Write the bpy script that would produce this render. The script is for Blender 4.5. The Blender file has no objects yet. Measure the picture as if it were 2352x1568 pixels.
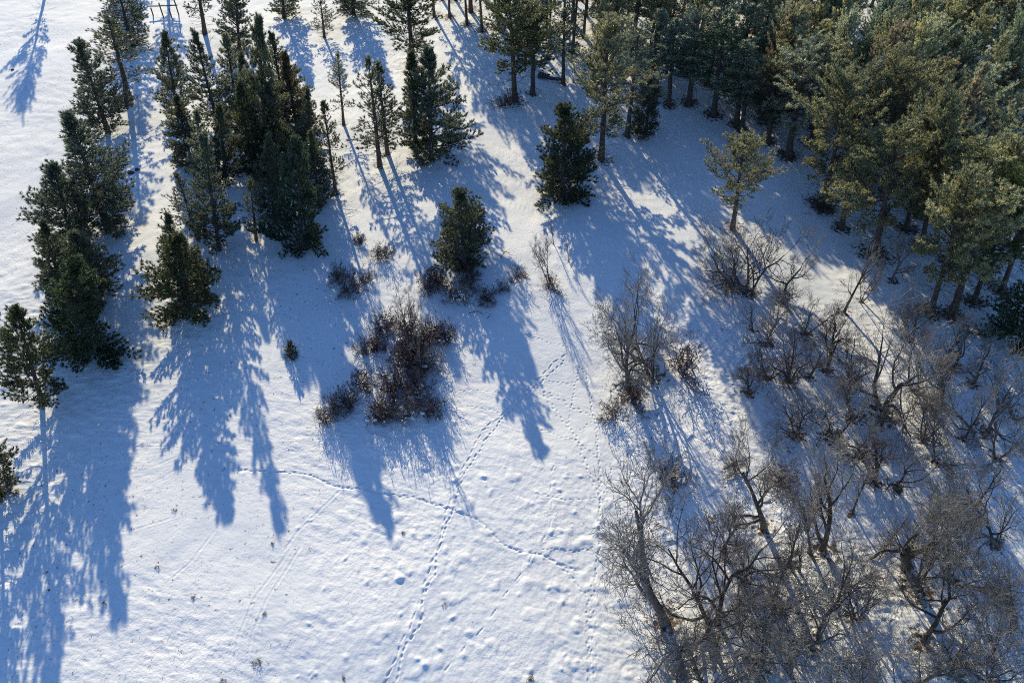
import bpy, math, random
import numpy as np
from mathutils import Vector
R = math.radians
scn = bpy.context.scene

# ------------------------------------------------------------------ camera, sky, sun, exposure
CAM_H, PITCH, FPX = 45.0, R(49.0), 1700.0          # metres up, degrees down, focal length in 2352-wide pixels
cam_d = bpy.data.cameras.new('camera'); cam = bpy.data.objects.new('camera', cam_d)
scn.collection.objects.link(cam); scn.camera = cam
cam.location = (0, 0, CAM_H); cam.rotation_euler = (math.pi/2 - PITCH, 0, 0)
cam_d.sensor_width = 36.0; cam_d.lens = FPX/2352*36.0; cam_d.clip_end = 6000

SUN_EL, SUN_AZ = R(22.0), R(-18.0)                  # azimuth from +Y towards +X
SUN_STR, SKY_STR, EXPO = 4.1, 0.15, 0.58
w = bpy.data.worlds.new('World'); scn.world = w; w.use_nodes = True
nt = w.node_tree; bg = nt.nodes['Background']
sky = nt.nodes.new('ShaderNodeTexSky'); sky.sky_type = 'NISHITA'; sky.sun_disc = False
sky.sun_elevation = SUN_EL; sky.sun_rotation = SUN_AZ
sky.altitude = 1500; sky.air_density = 1.0; sky.dust_density = 0.2; sky.ozone_density = 6.0
nt.links.new(sky.outputs[0], bg.inputs[0]); bg.inputs[1].default_value = SKY_STR
sun_d = bpy.data.lights.new('sun', 'SUN'); sun = bpy.data.objects.new('sun', sun_d); scn.collection.objects.link(sun)
sun_d.energy = SUN_STR; sun_d.angle = R(0.5); sun_d.color = (1.0, 0.88, 0.60)
sdir = Vector((math.sin(SUN_AZ)*math.cos(SUN_EL), math.cos(SUN_AZ)*math.cos(SUN_EL), math.sin(SUN_EL)))
sun.rotation_euler = sdir.to_track_quat('Z', 'Y').to_euler(); sun.location = sdir*200
scn.view_settings.view_transform = 'Standard'; scn.view_settings.look = 'None'
scn.view_settings.gamma = 1; scn.view_settings.exposure = EXPO
try:
    scn.cycles.max_bounces = 8; scn.cycles.diffuse_bounces = 4; scn.cycles.transmission_bounces = 4
    scn.cycles.use_denoising = False; scn.cycles.use_adaptive_sampling = False; scn.cycles.filter_width = 1.0
except Exception: pass

# ------------------------------------------------------------------ survey helper: a spot on the ground from the photo's map
def P(px, py, z=0.0):
    u = (px-1176)/FPX; v = (py-784)/FPX
    dn = math.sin(PITCH)+v*math.cos(PITCH); fw = math.cos(PITCH)-v*math.sin(PITCH)
    t = (CAM_H-z)/dn
    return u*t, fw*t
def to_px(x, y, z=0.0):
    d = CAM_H-z
    depth = y*math.cos(PITCH)+d*math.sin(PITCH)
    return 1176+FPX*x/depth, 784+FPX*(d*math.cos(PITCH)-y*math.sin(PITCH))/depth
def stature(bx, by, tx, ty):
    x, y = P(bx, by)
    v = (ty-784)/FPX
    dn = math.sin(PITCH)+v*math.cos(PITCH); fw = math.cos(PITCH)-v*math.sin(PITCH)
    t = y/fw; h = max(0.3, CAM_H-dn*t)
    lean = math.atan2((tx-1176)/FPX*t - x, h)
    depth = y*math.cos(PITCH)+CAM_H*math.sin(PITCH)
    return x, y, h, max(-0.35, min(0.35, lean)), depth/FPX

# ------------------------------------------------------------------ mesh helpers
def mesh_np(name, V, quads=None, tris=None, qm=None, tm=None, mats=(), smooth=False):
    me = bpy.data.meshes.new(name)
    nq = 0 if quads is None else len(quads); ntr = 0 if tris is None else len(tris)
    me.vertices.add(len(V)); me.vertices.foreach_set('co', np.ascontiguousarray(V, np.float32).ravel())
    loops = np.concatenate([np.asarray(quads, np.int32).ravel() if nq else np.zeros(0, np.int32),
                            np.asarray(tris, np.int32).ravel() if ntr else np.zeros(0, np.int32)])
    me.loops.add(len(loops)); me.loops.foreach_set('vertex_index', loops)
    me.polygons.add(nq+ntr)
    starts = np.concatenate([np.arange(nq)*4, nq*4+np.arange(ntr)*3]).astype(np.int32)
    me.polygons.foreach_set('loop_start', starts)
    mi = np.concatenate([qm if qm is not None else np.zeros(nq), tm if tm is not None else np.zeros(ntr)]).astype(np.int32)
    me.polygons.foreach_set('material_index', mi)
    if smooth: me.polygons.foreach_set('use_smooth', np.ones(nq+ntr, bool))
    for m in mats: me.materials.append(m)
    me.update(calc_edges=True)
    return me

def tubes(polys, k):
    """polys: list of (pts (n,3), radii (n)); grouped by length -> verts, quads."""
    groups = {}
    for p, r in polys: groups.setdefault(len(p), []).append((p, r))
    Vs, Qs, off = [], [], 0
    ang = np.arange(k)*2*np.pi/k
    for n, lst in groups.items():
        A = np.array([p for p, r in lst], float); Rr = np.array([r for p, r in lst], float)
        T = np.gradient(A, axis=1); T /= np.linalg.norm(T, axis=2, keepdims=True)+1e-9
        mean = T.mean(axis=1)
        ref = np.where(np.abs(mean[:, 2:3]) > 0.8, np.array([[1., 0, 0]]), np.array([[0, 0, 1.]]))[:, None, :]
        U = np.cross(T, ref); U /= np.linalg.norm(U, axis=2, keepdims=True)+1e-9
        W = np.cross(T, U)
        ring = A[:, :, None, :] + Rr[:, :, None, None]*(U[:, :, None, :]*np.cos(ang)[None, None, :, None] + W[:, :, None, :]*np.sin(ang)[None, None, :, None])
        M = len(lst)
        idx = (off + np.arange(M*n*k)).reshape(M, n, k)
        a = idx[:, :-1, :]; b = idx[:, 1:, :]
        q = np.stack([a, np.roll(a, -1, 2), np.roll(b, -1, 2), b], -1).reshape(-1, 4)
        Vs.append(ring.reshape(-1, 3)); Qs.append(q); off += M*n*k
    if not Vs: return np.zeros((0, 3)), np.zeros((0, 4), int)
    return np.concatenate(Vs), np.concatenate(Qs)

def unit(a): return a/(np.linalg.norm(a, axis=-1, keepdims=True)+1e-9)

# ------------------------------------------------------------------ materials
def new_mat(name):
    m = bpy.data.materials.new(name); m.use_nodes = True
    return m, m.node_tree, m.node_tree.nodes['Principled BSDF']
def needle_material():
    m, t, p = new_mat('pine_needles'); N = t.nodes; L = t.links
    oi = N.new('ShaderNodeObjectInfo'); geo = N.new('ShaderNodeNewGeometry')
    tc = N.new('ShaderNodeTexCoord')
    nz = N.new('ShaderNodeTexNoise'); nz.inputs['Scale'].default_value = 0.9; nz.inputs['Detail'].default_value = 3
    L.new(tc.outputs['Object'], nz.inputs['Vector'])
    rp = N.new('ShaderNodeValToRGB'); L.new(nz.outputs['Fac'], rp.inputs['Fac'])
    rp.color_ramp.elements[0].position = 0.32; rp.color_ramp.elements[0].color = (0.62, 0.72, 0.72, 1)
    rp.color_ramp.elements[1].position = 0.72; rp.color_ramp.elements[1].color = (1.35, 1.22, 0.95, 1)
    mx = N.new('ShaderNodeMix'); mx.data_type = 'RGBA'; mx.blend_type = 'MULTIPLY'; mx.inputs[0].default_value = 1
    L.new(oi.outputs['Color'], mx.inputs[6]); L.new(rp.outputs['Color'], mx.inputs[7])
    rv = N.new('ShaderNodeMapRange'); L.new(geo.outputs['Random Per Island'], rv.inputs['Value'])
    rv.inputs['To Min'].default_value = 0.35; rv.inputs['To Max'].default_value = 1.85
    hsv = N.new('ShaderNodeHueSaturation'); L.new(mx.outputs[2], hsv.inputs['Color']); L.new(rv.outputs[0], hsv.inputs['Value'])
    L.new(hsv.outputs[0], p.inputs['Base Color'])
    p.inputs['Roughness'].default_value = 0.42; p.inputs['Specular IOR Level'].default_value = 0.6
    tr = N.new('ShaderNodeBsdfTranslucent'); L.new(hsv.outputs[0], tr.inputs['Color'])
    ms = N.new('ShaderNodeMixShader'); ms.inputs[0].default_value = 0.48
    L.new(p.outputs[0], ms.inputs[1]); L.new(tr.outputs[0], ms.inputs[2])
    L.new(ms.outputs[0], N['Material Output'].inputs['Surface'])
    return m
def bark_material(name, ca, cb, scale=14, rough=0.85):
    m, t, p = new_mat(name); N = t.nodes; L = t.links
    tc = N.new('ShaderNodeTexCoord'); mp = N.new('ShaderNodeMapping'); mp.inputs['Scale'].default_value = (1, 1, 0.35)
    nz = N.new('ShaderNodeTexNoise'); nz.inputs['Scale'].default_value = scale; nz.inputs['Detail'].default_value = 5
    L.new(tc.outputs['Object'], mp.inputs[0]); L.new(mp.outputs[0], nz.inputs['Vector'])
    rp = N.new('ShaderNodeValToRGB'); L.new(nz.outputs['Fac'], rp.inputs['Fac'])
    rp.color_ramp.elements[0].position = 0.35; rp.color_ramp.elements[0].color = (*ca, 1)
    rp.color_ramp.elements[1].position = 0.68; rp.color_ramp.elements[1].color = (*cb, 1)
    L.new(rp.outputs[0], p.inputs['Base Color']); p.inputs['Roughness'].default_value = rough
    bp = N.new('ShaderNodeBump'); bp.inputs['Strength'].default_value = 0.5; bp.inputs['Distance'].default_value = 0.03
    L.new(nz.outputs['Fac'], bp.inputs['Height']); L.new(bp.outputs[0], p.inputs['Normal'])
    return m
M_NEEDLE = needle_material()
M_PBARK = bark_material('pine_bark', (0.045, 0.032, 0.026), (0.16, 0.115, 0.085))
M_PTWIG = bark_material('pine_twig_bark', (0.04, 0.032, 0.028), (0.11, 0.085, 0.065), 20)
M_OBARK = bark_material('oak_bark', (0.035, 0.028, 0.024), (0.125, 0.105, 0.085), 12)
M_OTWIG = bark_material('oak_twig_bark', (0.115, 0.102, 0.090), (0.31, 0.28, 0.245), 9)
M_SHRUB = bark_material('shrub_bark', (0.045, 0.028, 0.027), (0.15, 0.090, 0.076), 9)
M_LEAF = bark_material('withered_leaf', (0.05, 0.032, 0.026), (0.13, 0.08, 0.05), 6)
M_GRASS = bark_material('dry_grass_blades', (0.06, 0.045, 0.03), (0.26, 0.20, 0.12), 5)
M_WOOD = bark_material('weathered_wood', (0.07, 0.055, 0.045), (0.19, 0.155, 0.125), 10)
M_STONE = bark_material('dark_stone', (0.03, 0.028, 0.03), (0.11, 0.10, 0.10), 8)

def snow_material():
    m, t, p = new_mat('snow'); N = t.nodes; L = t.links
    geo = N.new('ShaderNodeNewGeometry')
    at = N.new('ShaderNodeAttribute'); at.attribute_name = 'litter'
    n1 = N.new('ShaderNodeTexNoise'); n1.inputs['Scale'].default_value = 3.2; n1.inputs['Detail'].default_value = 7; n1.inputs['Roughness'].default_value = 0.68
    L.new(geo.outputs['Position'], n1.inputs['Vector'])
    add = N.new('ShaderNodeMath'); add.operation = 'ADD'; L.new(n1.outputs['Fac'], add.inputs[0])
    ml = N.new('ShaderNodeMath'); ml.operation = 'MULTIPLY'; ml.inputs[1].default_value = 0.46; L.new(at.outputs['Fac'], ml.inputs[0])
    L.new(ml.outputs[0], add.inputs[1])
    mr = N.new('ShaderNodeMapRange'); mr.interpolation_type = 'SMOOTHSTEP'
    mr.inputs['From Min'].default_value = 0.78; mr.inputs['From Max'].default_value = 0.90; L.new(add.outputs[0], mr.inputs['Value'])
    n2 = N.new('ShaderNodeTexNoise'); n2.inputs['Scale'].default_value = 0.12; n2.inputs['Detail'].default_value = 4
    L.new(geo.outputs['Position'], n2.inputs['Vector'])
    r2 = N.new('ShaderNodeValToRGB'); L.new(n2.outputs['Fac'], r2.inputs['Fac'])
    r2.color_ramp.elements[0].position = 0.3; r2.color_ramp.elements[0].color = (0.70, 0.72, 0.74, 1)
    r2.color_ramp.elements[1].position = 0.7; r2.color_ramp.elements[1].color = (0.82, 0.81, 0.80, 1)
    n3 = N.new('ShaderNodeTexNoise'); n3.inputs['Scale'].default_value = 16; n3.inputs['Detail'].default_value = 3
    L.new(geo.outputs['Position'], n3.inputs['Vector'])
    r3 = N.new('ShaderNodeValToRGB'); L.new(n3.outputs['Fac'], r3.inputs['Fac'])
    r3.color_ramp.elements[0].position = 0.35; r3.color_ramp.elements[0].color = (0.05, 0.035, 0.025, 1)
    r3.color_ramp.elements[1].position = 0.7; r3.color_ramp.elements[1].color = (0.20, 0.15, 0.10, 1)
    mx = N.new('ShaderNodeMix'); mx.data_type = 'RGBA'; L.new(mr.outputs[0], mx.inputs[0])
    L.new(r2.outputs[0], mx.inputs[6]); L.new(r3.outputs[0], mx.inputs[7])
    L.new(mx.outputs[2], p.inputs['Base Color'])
    p.inputs['Roughness'].default_value = 0.7; p.inputs['Specular IOR Level'].default_value = 0.2
    n4 = N.new('ShaderNodeTexNoise'); n4.inputs['Scale'].default_value = 5.5; n4.inputs['Detail'].default_value = 6; n4.inputs['Roughness'].default_value = 0.6
    L.new(geo.outputs['Position'], n4.inputs['Vector'])
    bp = N.new('ShaderNodeBump'); bp.inputs['Strength'].default_value = 0.85; bp.inputs['Distance'].default_value = 0.05
    mb = N.new('ShaderNodeMapRange'); L.new(n2.outputs['Fac'], mb.inputs['Value']); mb.inputs['From Min'].default_value = 0.35; mb.inputs['From Max'].default_value = 0.65; mb.inputs['To Min'].default_value = 0.3; mb.inputs['To Max'].default_value = 1.0
    L.new(mb.outputs[0], bp.inputs['Strength']); L.new(n4.outputs['Fac'], bp.inputs['Height']); L.new(bp.outputs[0], p.inputs['Normal'])
    return m
M_SNOW = snow_material()

# ------------------------------------------------------------------ object helpers
def link(o, parent=None):
    scn.collection.objects.link(o)
    if parent is not None: o.parent = parent
    return o
def root(name, label, cat, loc, group=None):
    o = bpy.data.objects.new(name, None); o.empty_display_size = 0.3; o.location = loc
    o['label'] = label; o['category'] = cat
    if group: o['group'] = group
    return link(o)
def part(name, me, parent, color=None):
    o = bpy.data.objects.new(name, me); link(o, parent)
    if color: o.color = (*color, 1)
    return o

# ------------------------------------------------------------------ tree generators
def blades(rng, pos, drc, n, l0, l1, wid, spread):
    T = len(pos)
    pp = np.repeat(pos, n, 0); dd = np.repeat(drc, n, 0)
    d = unit(dd + rng.normal(size=pp.shape)*spread)
    ln = rng.uniform(l0, l1, (T*n, 1))
    pp = pp - np.repeat(drc, n, 0)*rng.uniform(0, 0.16, (T*n, 1))
    side = unit(np.cross(d, rng.normal(size=pp.shape)))*wid*0.5
    V = np.stack([pp, pp+d*ln*0.45+side, pp+d*ln, pp+d*ln*0.45-side], 1).reshape(-1, 3)
    Q = np.arange(T*n*4).reshape(-1, 4)
    return V, Q

def pine(seed, H, Rm, cb, shape, dens=1.0, bare=6, blade_n=15, clump=0.0):
    """H height, Rm crown radius, cb crown base as a share of H."""
    rng = np.random.default_rng(seed)
    n = 12
    zs = np.linspace(-0.5, H*0.985, n)
    bend = np.cumsum(rng.normal(0, 0.012*H/10, (n, 2)), 0); bend -= bend[1]
    r0 = 0.0165*H+0.02
    tr = r0*(1-np.clip(zs/H, 0, 1))**0.85+0.02; tr[0] *= 1.35; tr[1] *= 1.12
    trunk_pts = np.column_stack([bend, zs])
    tv, tq = tubes([(trunk_pts, tr)], 9)
    def axis(z): return np.array([np.interp(z, zs, bend[:, 0]), np.interp(z, zs, bend[:, 1]), z])
    lobes = rng.uniform(0, 2*np.pi, 3); la = rng.uniform(0.1, 0.28, 3)
    def prof(t):
        if shape == 'cone': return (1-t)**0.78*min(1, 0.72+1.7*t)+0.05
        if shape == 'ogive': return (1-t**1.35)**0.95*min(1, 0.66+1.5*t)+0.035
        return (1-t**2.6)**0.62*min(1, 0.50+1.9*t)+0.03
    limbs, tp, td = [], [], []
    z = cb*H
    while z < H*0.97:
        t = (z-cb*H)/(H*(1-cb))
        nb = (rng.integers(4, 7) if t < 0.85 else 4) if shape != 'round' else rng.integers(2, 5)
        a0 = rng.uniform(0, 6.28)
        for b in range(nb):
            if rng.random() > 0.93*dens**0.5: continue
            az = a0+b*6.283/nb+rng.normal(0, 0.22)
            lob = 1+sum(la[i]*math.cos((i+1)*az+lobes[i]+z*0.35) for i in range(3))
            L = Rm*prof(t)*lob*rng.choice([rng.uniform(0.5, 0.8), rng.uniform(0.8, 1.2)], p=[0.35, 0.65])
            if L < 0.18: L = 0.18
            el = R(-16+t*70+rng.normal(0, 9)) if shape != 'round' else R(-4+t*58+rng.normal(0, 17))
            zz = z+rng.normal(0, 0.10 if shape != 'round' else 0.22)
            s = np.linspace(0, 1, 6)[:, None]
            hd = np.array([math.cos(az), math.sin(az), 0])
            st = axis(zz)
            up = 0.16+0.12*rng.random()
            wob = np.cumsum(rng.normal(0, 0.03*L, (6, 3)), 0); wob -= wob[0]
            pts = st + hd*L*math.cos(el)*s + np.array([0, 0, 1])*(L*math.sin(el)*s+up*L*s**2) + wob
            rr = (0.010+0.011*L)*(1-0.8*s[:, 0])+0.004
            limbs.append((pts, rr))
            tang = unit(np.gradient(pts, axis=0))
            m = max(3, int(L/0.22))
            side = np.cross(hd, [0, 0, 1])
            s0 = 0.30 if L > 1 else 0.12
            for j in range(m):
                f = s0+(1-s0)*(j+rng.random()*0.7)/m
                f = min(f, 0.99); i0 = f*5; ia = int(i0); fr = i0-ia
                p0 = pts[ia]*(1-fr)+pts[min(ia+1, 5)]*fr
                tg = tang[ia]
                if clump and rng.random() < clump*(1-f): continue
                sg = 1 if j % 2 else -1
                d = unit(tg*0.75+side*sg*rng.uniform(0.5, 1.0)+np.array([0, 0, rng.uniform(0.1, 0.65) if shape != 'round' else rng.uniform(-0.25, 1.0)]))
                tl = L*0.30*(1.15-f)+0.16
                kk = max(1, int(tl/0.21))
                tw = np.array([p0, p0+d*tl*0.5+[0, 0, 0.01], p0+d*tl+[0, 0, tl*0.12]])
                limbs.append((tw, np.array([0.010, 0.008, 0.005])))
                for q in range(kk):
                    if rng.random() > dens: continue
                    g = (q+1)/kk
                    tp.append(p0+d*tl*g+[0, 0, tl*0.12*g*g]); td.append(unit(d+np.array([0, 0, 0.25])))
            tp.append(pts[-1]); td.append(unit(tang[-1]+[0, 0, 0.2]))
            tp.append(pts[-2]); td.append(unit(tang[-2]+[0, 0, 0.3]))
        z += (rng.uniform(0.26, 0.38) if shape != 'round' else rng.uniform(0.17, 0.27))*max(0.7, H/11)*(1.0 if t < 0.8 else 0.75)
    for q in range(5):
        tp.append(axis(H*0.985)+np.array([0, 0, q*0.05-0.15])); td.append(np.array([rng.normal(0, .3), rng.normal(0, .3), 1.0]))
    # dead branches below the crown
    for b in range(bare):
        zz = H*cb*rng.uniform(0.35, 1.05); az = rng.uniform(0, 6.28); L = Rm*rng.uniform(0.35, 0.85)
        hd = np.array([math.cos(az), math.sin(az), 0]); s = np.linspace(0, 1, 5)[:, None]
        wob = np.cumsum(rng.normal(0, 0.06*L, (5, 3)), 0); wob -= wob[0]
        pts = axis(zz)+hd*L*s+np.array([0, 0, 1])*L*(rng.uniform(-0.25, 0.2)*s)+wob
        limbs.append((pts, 0.022*(1-0.8*s[:, 0])))
        for j in range(5):
            f = rng.uniform(0.3, 1); p0 = pts[int(f*4)]
            d = unit(hd+rng.normal(0, 0.6, 3)); l = L*0.35*rng.random()+0.1
            limbs.append((np.array([p0, p0+d*l*.5, p0+d*l]), np.array([0.010, 0.008, 0.004])))
    lv, lq = tubes(limbs, 4)
    bv, bq = blades(rng, np.array(tp), unit(np.array(td)), int(blade_n*1.8), 0.16, 0.32, 0.038, 0.44)
    V = np.concatenate([bv, lv]); Q = np.concatenate([bq, lq+len(bv)])
    qm = np.concatenate([np.zeros(len(bq)), np.ones(len(lq))])
    trunk = mesh_np('pine_trunk', tv, tq, mats=[M_PBARK], smooth=True)
    crown = mesh_np('pine_crown', V, Q, qm=qm, mats=[M_NEEDLE, M_PTWIG])
    return dict(H=H, D=2*Rm, trunk=trunk, crown=crown, nt=len(tp))

def bare_tree(seed, H, Rm, stems=1, crook=0.25, dens=1.0, lean=(0, 0), upright=0.5, leaf=0, mats=None, thick=1.0, split=0.3, tmin=0.008):
    rng = np.random.default_rng(seed)
    bark, twig = mats or (M_OBARK, M_OTWIG)
    lv = {0: [], 1: [], 2: [], 3: [], 4: []}
    leaves = []
    size = math.hypot(H, Rm)*0.5
    def grow(p, d, L, r, lvl):
        n = 6 if lvl < 2 else (5 if lvl < 3 else 4)
        pts = [np.array(p)]; d = np.array(d, float); tans = []
        for i in range(n-1):
            d = d+rng.normal(0, crook*(0.7 if lvl == 0 else 0.95), 3)
            d[2] += (0.10 if lvl < 3 else 0.04)*upright
            d = d/np.linalg.norm(d)
            q = pts[-1]+d*L/(n-1)
            if q[2] < 0.05 and lvl > 0: q[2] = 0.05+0.1*rng.random(); d[2] = abs(d[2])
            pts.append(q); tans.append(d.copy())
        pts = np.array(pts); s = np.linspace(0, 1, n)
        end = 0.30 if lvl == 0 else 0.22
        rad = np.maximum(r*(1-(1-end)*s), tmin)
        if lvl == 0: rad[0] *= 1.35
        lv[lvl].append((pts, rad))
        if lvl >= 4: return
        nc = [rng.integers(7, 10), rng.integers(6, 9), rng.integers(5, 8), rng.integers(3, 6)][lvl]
        nc = max(2, int(round(nc*dens))) if lvl > 0 else nc
        s0 = [split, 0.25, 0.2, 0.15][lvl]
        for c in range(nc):
            f = s0+(1-s0)*(c+rng.random())/nc; f = min(f, 0.995)
            i0 = f*(n-1); ia = min(int(i0), n-2); fr = i0-ia
            p0 = pts[ia]*(1-fr)+pts[ia+1]*fr
            tg = tans[ia]
            side = unit(np.cross(tg, rng.normal(size=3)))
            a = rng.uniform(0.55, 1.15) if lvl < 2 else rng.uniform(0.4, 1.0)
            if c == nc-1: a *= 0.35
            nd = unit(tg*math.cos(a)+side*math.sin(a)+np.array([0, 0, 0.15*upright]))
            if lvl == 0: nl = Rm*rng.uniform(0.8, 1.35)*(1.2-0.45*f)
            else: nl = L*rng.uniform(0.42, 0.68)*(1.15-0.35*f)
            nl = max(nl, 0.22)
            grow(p0, nd, nl, max(np.interp(f, s, rad)*rng.uniform(0.52, 0.75), tmin), lvl+1)
        if leaf and lvl == 3:
            for q in range(leaf): leaves.append(pts[rng.integers(1, n)]+rng.normal(0, 0.05, 3))
    for s in range(stems):
        a = 6.283*s/stems+rng.uniform(-0.4, 0.4)
        tilt = 0.0 if stems == 1 else rng.uniform(0.15, 0.55)
        d = unit(np.array([math.cos(a)*tilt+lean[0], math.sin(a)*tilt+lean[1], 1.0]))
        off = 0 if stems == 1 else 0.12
        hl = H*(0.78 if stems == 1 else rng.uniform(0.55, 0.8))
        grow((math.cos(a)*off, math.sin(a)*off, -0.35), d, hl, thick*(0.022*H+0.03)*(1 if stems == 1 else 0.72), 0)
    tv, tq = tubes(lv[0]+lv[1], 7)
    a, b = tubes(lv[2], 5); c, e = tubes(lv[3]+lv[4], 3)
    V = np.concatenate([a, c]); Q = np.concatenate([b, e+len(a)])
    qm = np.zeros(len(Q))
    # true height and spread
    top = max(V[:, 2].max(), tv[:, 2].max()); sp = np.percentile(np.hypot(V[:, 0], V[:, 1]), 96)
    mats_l = [twig]
    if leaf and leaves:
        lp = np.array(leaves)
        bv, bq = blades(rng, lp, unit(rng.normal(size=lp.shape)), 1, 0.07, 0.14, 0.07, 0.5)
        Q = np.concatenate([Q, bq+len(V)]); V = np.concatenate([V, bv]); qm = np.concatenate([qm, np.ones(len(bq))]); mats_l.append(M_LEAF)
    trunk = mesh_np('bare_trunk', tv, tq, mats=[bark], smooth=True)
    crown = mesh_np('bare_crown', V, Q, qm=qm, mats=mats_l)
    return dict(H=float(top), D=2*float(sp), trunk=trunk, crown=crown, nt=len(Q))

# ------------------------------------------------------------------ prototypes
CONE = [pine(11, 10, 2.3, 0.05, 'cone', 1.0, 8), pine(12, 11, 2.3, 0.07, 'ogive', 0.95, 8), pine(13, 9, 2.4, 0.03, 'cone', 1.0, 4),
        pine(14, 10, 2.2, 0.08, 'ogive', 0.9, 10)]
DENSE = [pine(21, 8, 2.4, 0.02, 'ogive', 0.85, 3, 16), pine(22, 8.5, 2.6, 0.03, 'cone', 0.85, 3, 16)]
OPEN = [pine(35, 9, 2.6, 0.14, 'ogive', 0.85, 10, 16, 0.15), pine(36, 10, 2.4, 0.10, 'cone', 0.9, 8, 16, 0.1), pine(37, 9, 2.4, 0.05, 'ogive', 0.95, 6, 16)]
SPARSE = [pine(31, 10, 2.0, 0.20, 'ogive', 0.55, 16, 12, 0.5), pine(32, 10, 2.1, 0.24, 'ogive', 0.5, 18, 12, 0.5), pine(33, 11, 2.0, 0.30, 'cone', 0.6, 14, 12, 0.4)]
BIG = [pine(41, 13, 3.3, 0.32, 'round', 0.85, 22, 16, 0.25), pine(42, 12.5, 3.2, 0.28, 'round', 0.85, 20, 16, 0.25), pine(43, 13, 3.1, 0.36, 'round', 0.85, 16, 16, 0.25)]
WOOD = [pine(51, 12, 2.6, 0.34, 'round', 0.75, 10, 15, 0.42), pine(52, 12, 2.4, 0.40, 'ogive', 0.78, 12, 15, 0.35), pine(53, 13, 2.6, 0.36, 'round', 0.7, 10, 15, 0.45),
        pine(54, 11, 2.3, 0.30, 'ogive', 0.78, 8, 15, 0.35), pine(55, 12, 2.6, 0.38, 'round', 0.75, 10, 15, 0.42)]
M_OBARK2 = bark_material('grey_bark', (0.07, 0.062, 0.058), (0.21, 0.19, 0.175), 10)
M_OTWIG2 = bark_material('grey_twig_bark', (0.12, 0.11, 0.10), (0.30, 0.275, 0.25), 9)
M_OTWIG3 = bark_material('brown_twig_bark', (0.07, 0.054, 0.045), (0.18, 0.14, 0.115), 9)
TWIGGY = [bare_tree(61, 6.5, 2.3, 1, 0.24, split=0.13, thick=1.15), bare_tree(62, 6.0, 2.3, 2, 0.26, 0.9, split=0.12), bare_tree(63, 6.5, 2.2, 3, 0.24, 0.8, split=0.12), bare_tree(64, 7.0, 2.8, 1, 0.27, split=0.12, thick=1.15)]
TWIGGY += [bare_tree(65, 6.0, 2.4, 2, 0.30, 0.9, split=0.15, mats=(M_OBARK2, M_OTWIG2)), bare_tree(66, 6.8, 2.3, 1, 0.20, 1.0, split=0.18, upright=0.8, mats=(M_OBARK, M_OTWIG3), thick=1.1), bare_tree(67, 5.6, 2.5, 3, 0.32, 0.75, split=0.09, upright=0.3, mats=(M_OBARK, M_OTWIG3)), bare_tree(68, 6.5, 2.6, 1, 0.24, 0.95, split=0.21, upright=0.5, mats=(M_OBARK2, M_OTWIG), thick=1.3)]
SPREAD = [bare_tree(71, 6.0, 3.0, 3, 0.28, 0.82, upright=0.3, split=0.09), bare_tree(72, 5.5, 3.0, 2, 0.30, 0.92, upright=0.25, split=0.07), bare_tree(73, 6.0, 3.2, 1, 0.30, 1.0, upright=0.3, split=0.08, thick=1.25)]
GNARL = [bare_tree(81, 5.0, 2.4, 2, 0.36, 0.66, upright=0.2, split=0.2), bare_tree(82, 5.2, 2.5, 1, 0.34, 0.72, upright=0.2, split=0.2, thick=1.2)]
SLIM = [bare_tree(91, 5.5, 1.1, 3, 0.12, 0.6, upright=0.9, thick=0.7), bare_tree(92, 6.0, 1.5, 1, 0.14, 0.68, upright=0.8, thick=0.8)]
SHRUB = [bare_tree(101, 1.8, 1.2, 5, 0.38, 0.38, upright=0.15, mats=(M_SHRUB, M_SHRUB), split=0.12, tmin=0.011, thick=1.2),
         bare_tree(102, 1.6, 1.2, 4, 0.40, 0.40, upright=0.1, leaf=1, mats=(M_SHRUB, M_SHRUB), split=0.12, tmin=0.011, thick=1.2),
         bare_tree(103, 2.0, 1.2, 4, 0.38, 0.36, upright=0.2, mats=(M_SHRUB, M_OTWIG3), split=0.12, tmin=0.011, thick=1.2)]
BRUSH = [bare_tree(111, 1.0, 1.0, 3, 0.42, 0.34, upright=0.05, mats=(M_SHRUB, M_SHRUB), split=0.1, tmin=0.010, thick=1.0)]
SNAG = [bare_tree(121, 3.0, 0.8, 1, 0.22, 0.4, upright=0.3, thick=1.9)]

rnd = random.Random(5)
SPOTS = []          # (x, y, radius, strength) of fallen needles and twigs round the stems
PLACED = []
def plant(kind, name, cat, proto, bx, by, tx, ty, wpx, label, color=None, group=None, rz=None, trunk_name='trunk', crown_name='crown', litter=0.8):
    x, y, h, lean, mpp = stature(bx, by, tx, ty)
    pr = proto
    sx = wpx*mpp/pr['D']*((0.97 if 330 < bx < 800 and by < 600 else 1.0 if proto in BIG else 1.2) if 'pine' in name else 1.10 if 'oak' in name else 1.0); sz = h/pr['H']/max(0.85, math.cos(lean))
    sx = max(0.55*sz, min(1.9*sz, sx))
    o = root(name, label, cat, (x, y, 0), group)
    o.rotation_mode = 'ZYX'
    o.rotation_euler = (rnd.uniform(-0.02, 0.02), lean, 0)
    o.scale = (sx, sx, sz)
    z = rnd.uniform(0, 6.28) if rz is None else rz
    t = part(trunk_name, pr['trunk'], o); c = part(crown_name, pr['crown'], o, color)
    t.rotation_euler = (0, 0, z); c.rotation_euler = (0, 0, z)
    PLACED.append((x, y)); SPOTS.append((x, y, max(0.5, 0.32*wpx*mpp), litter))
    return o

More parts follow.
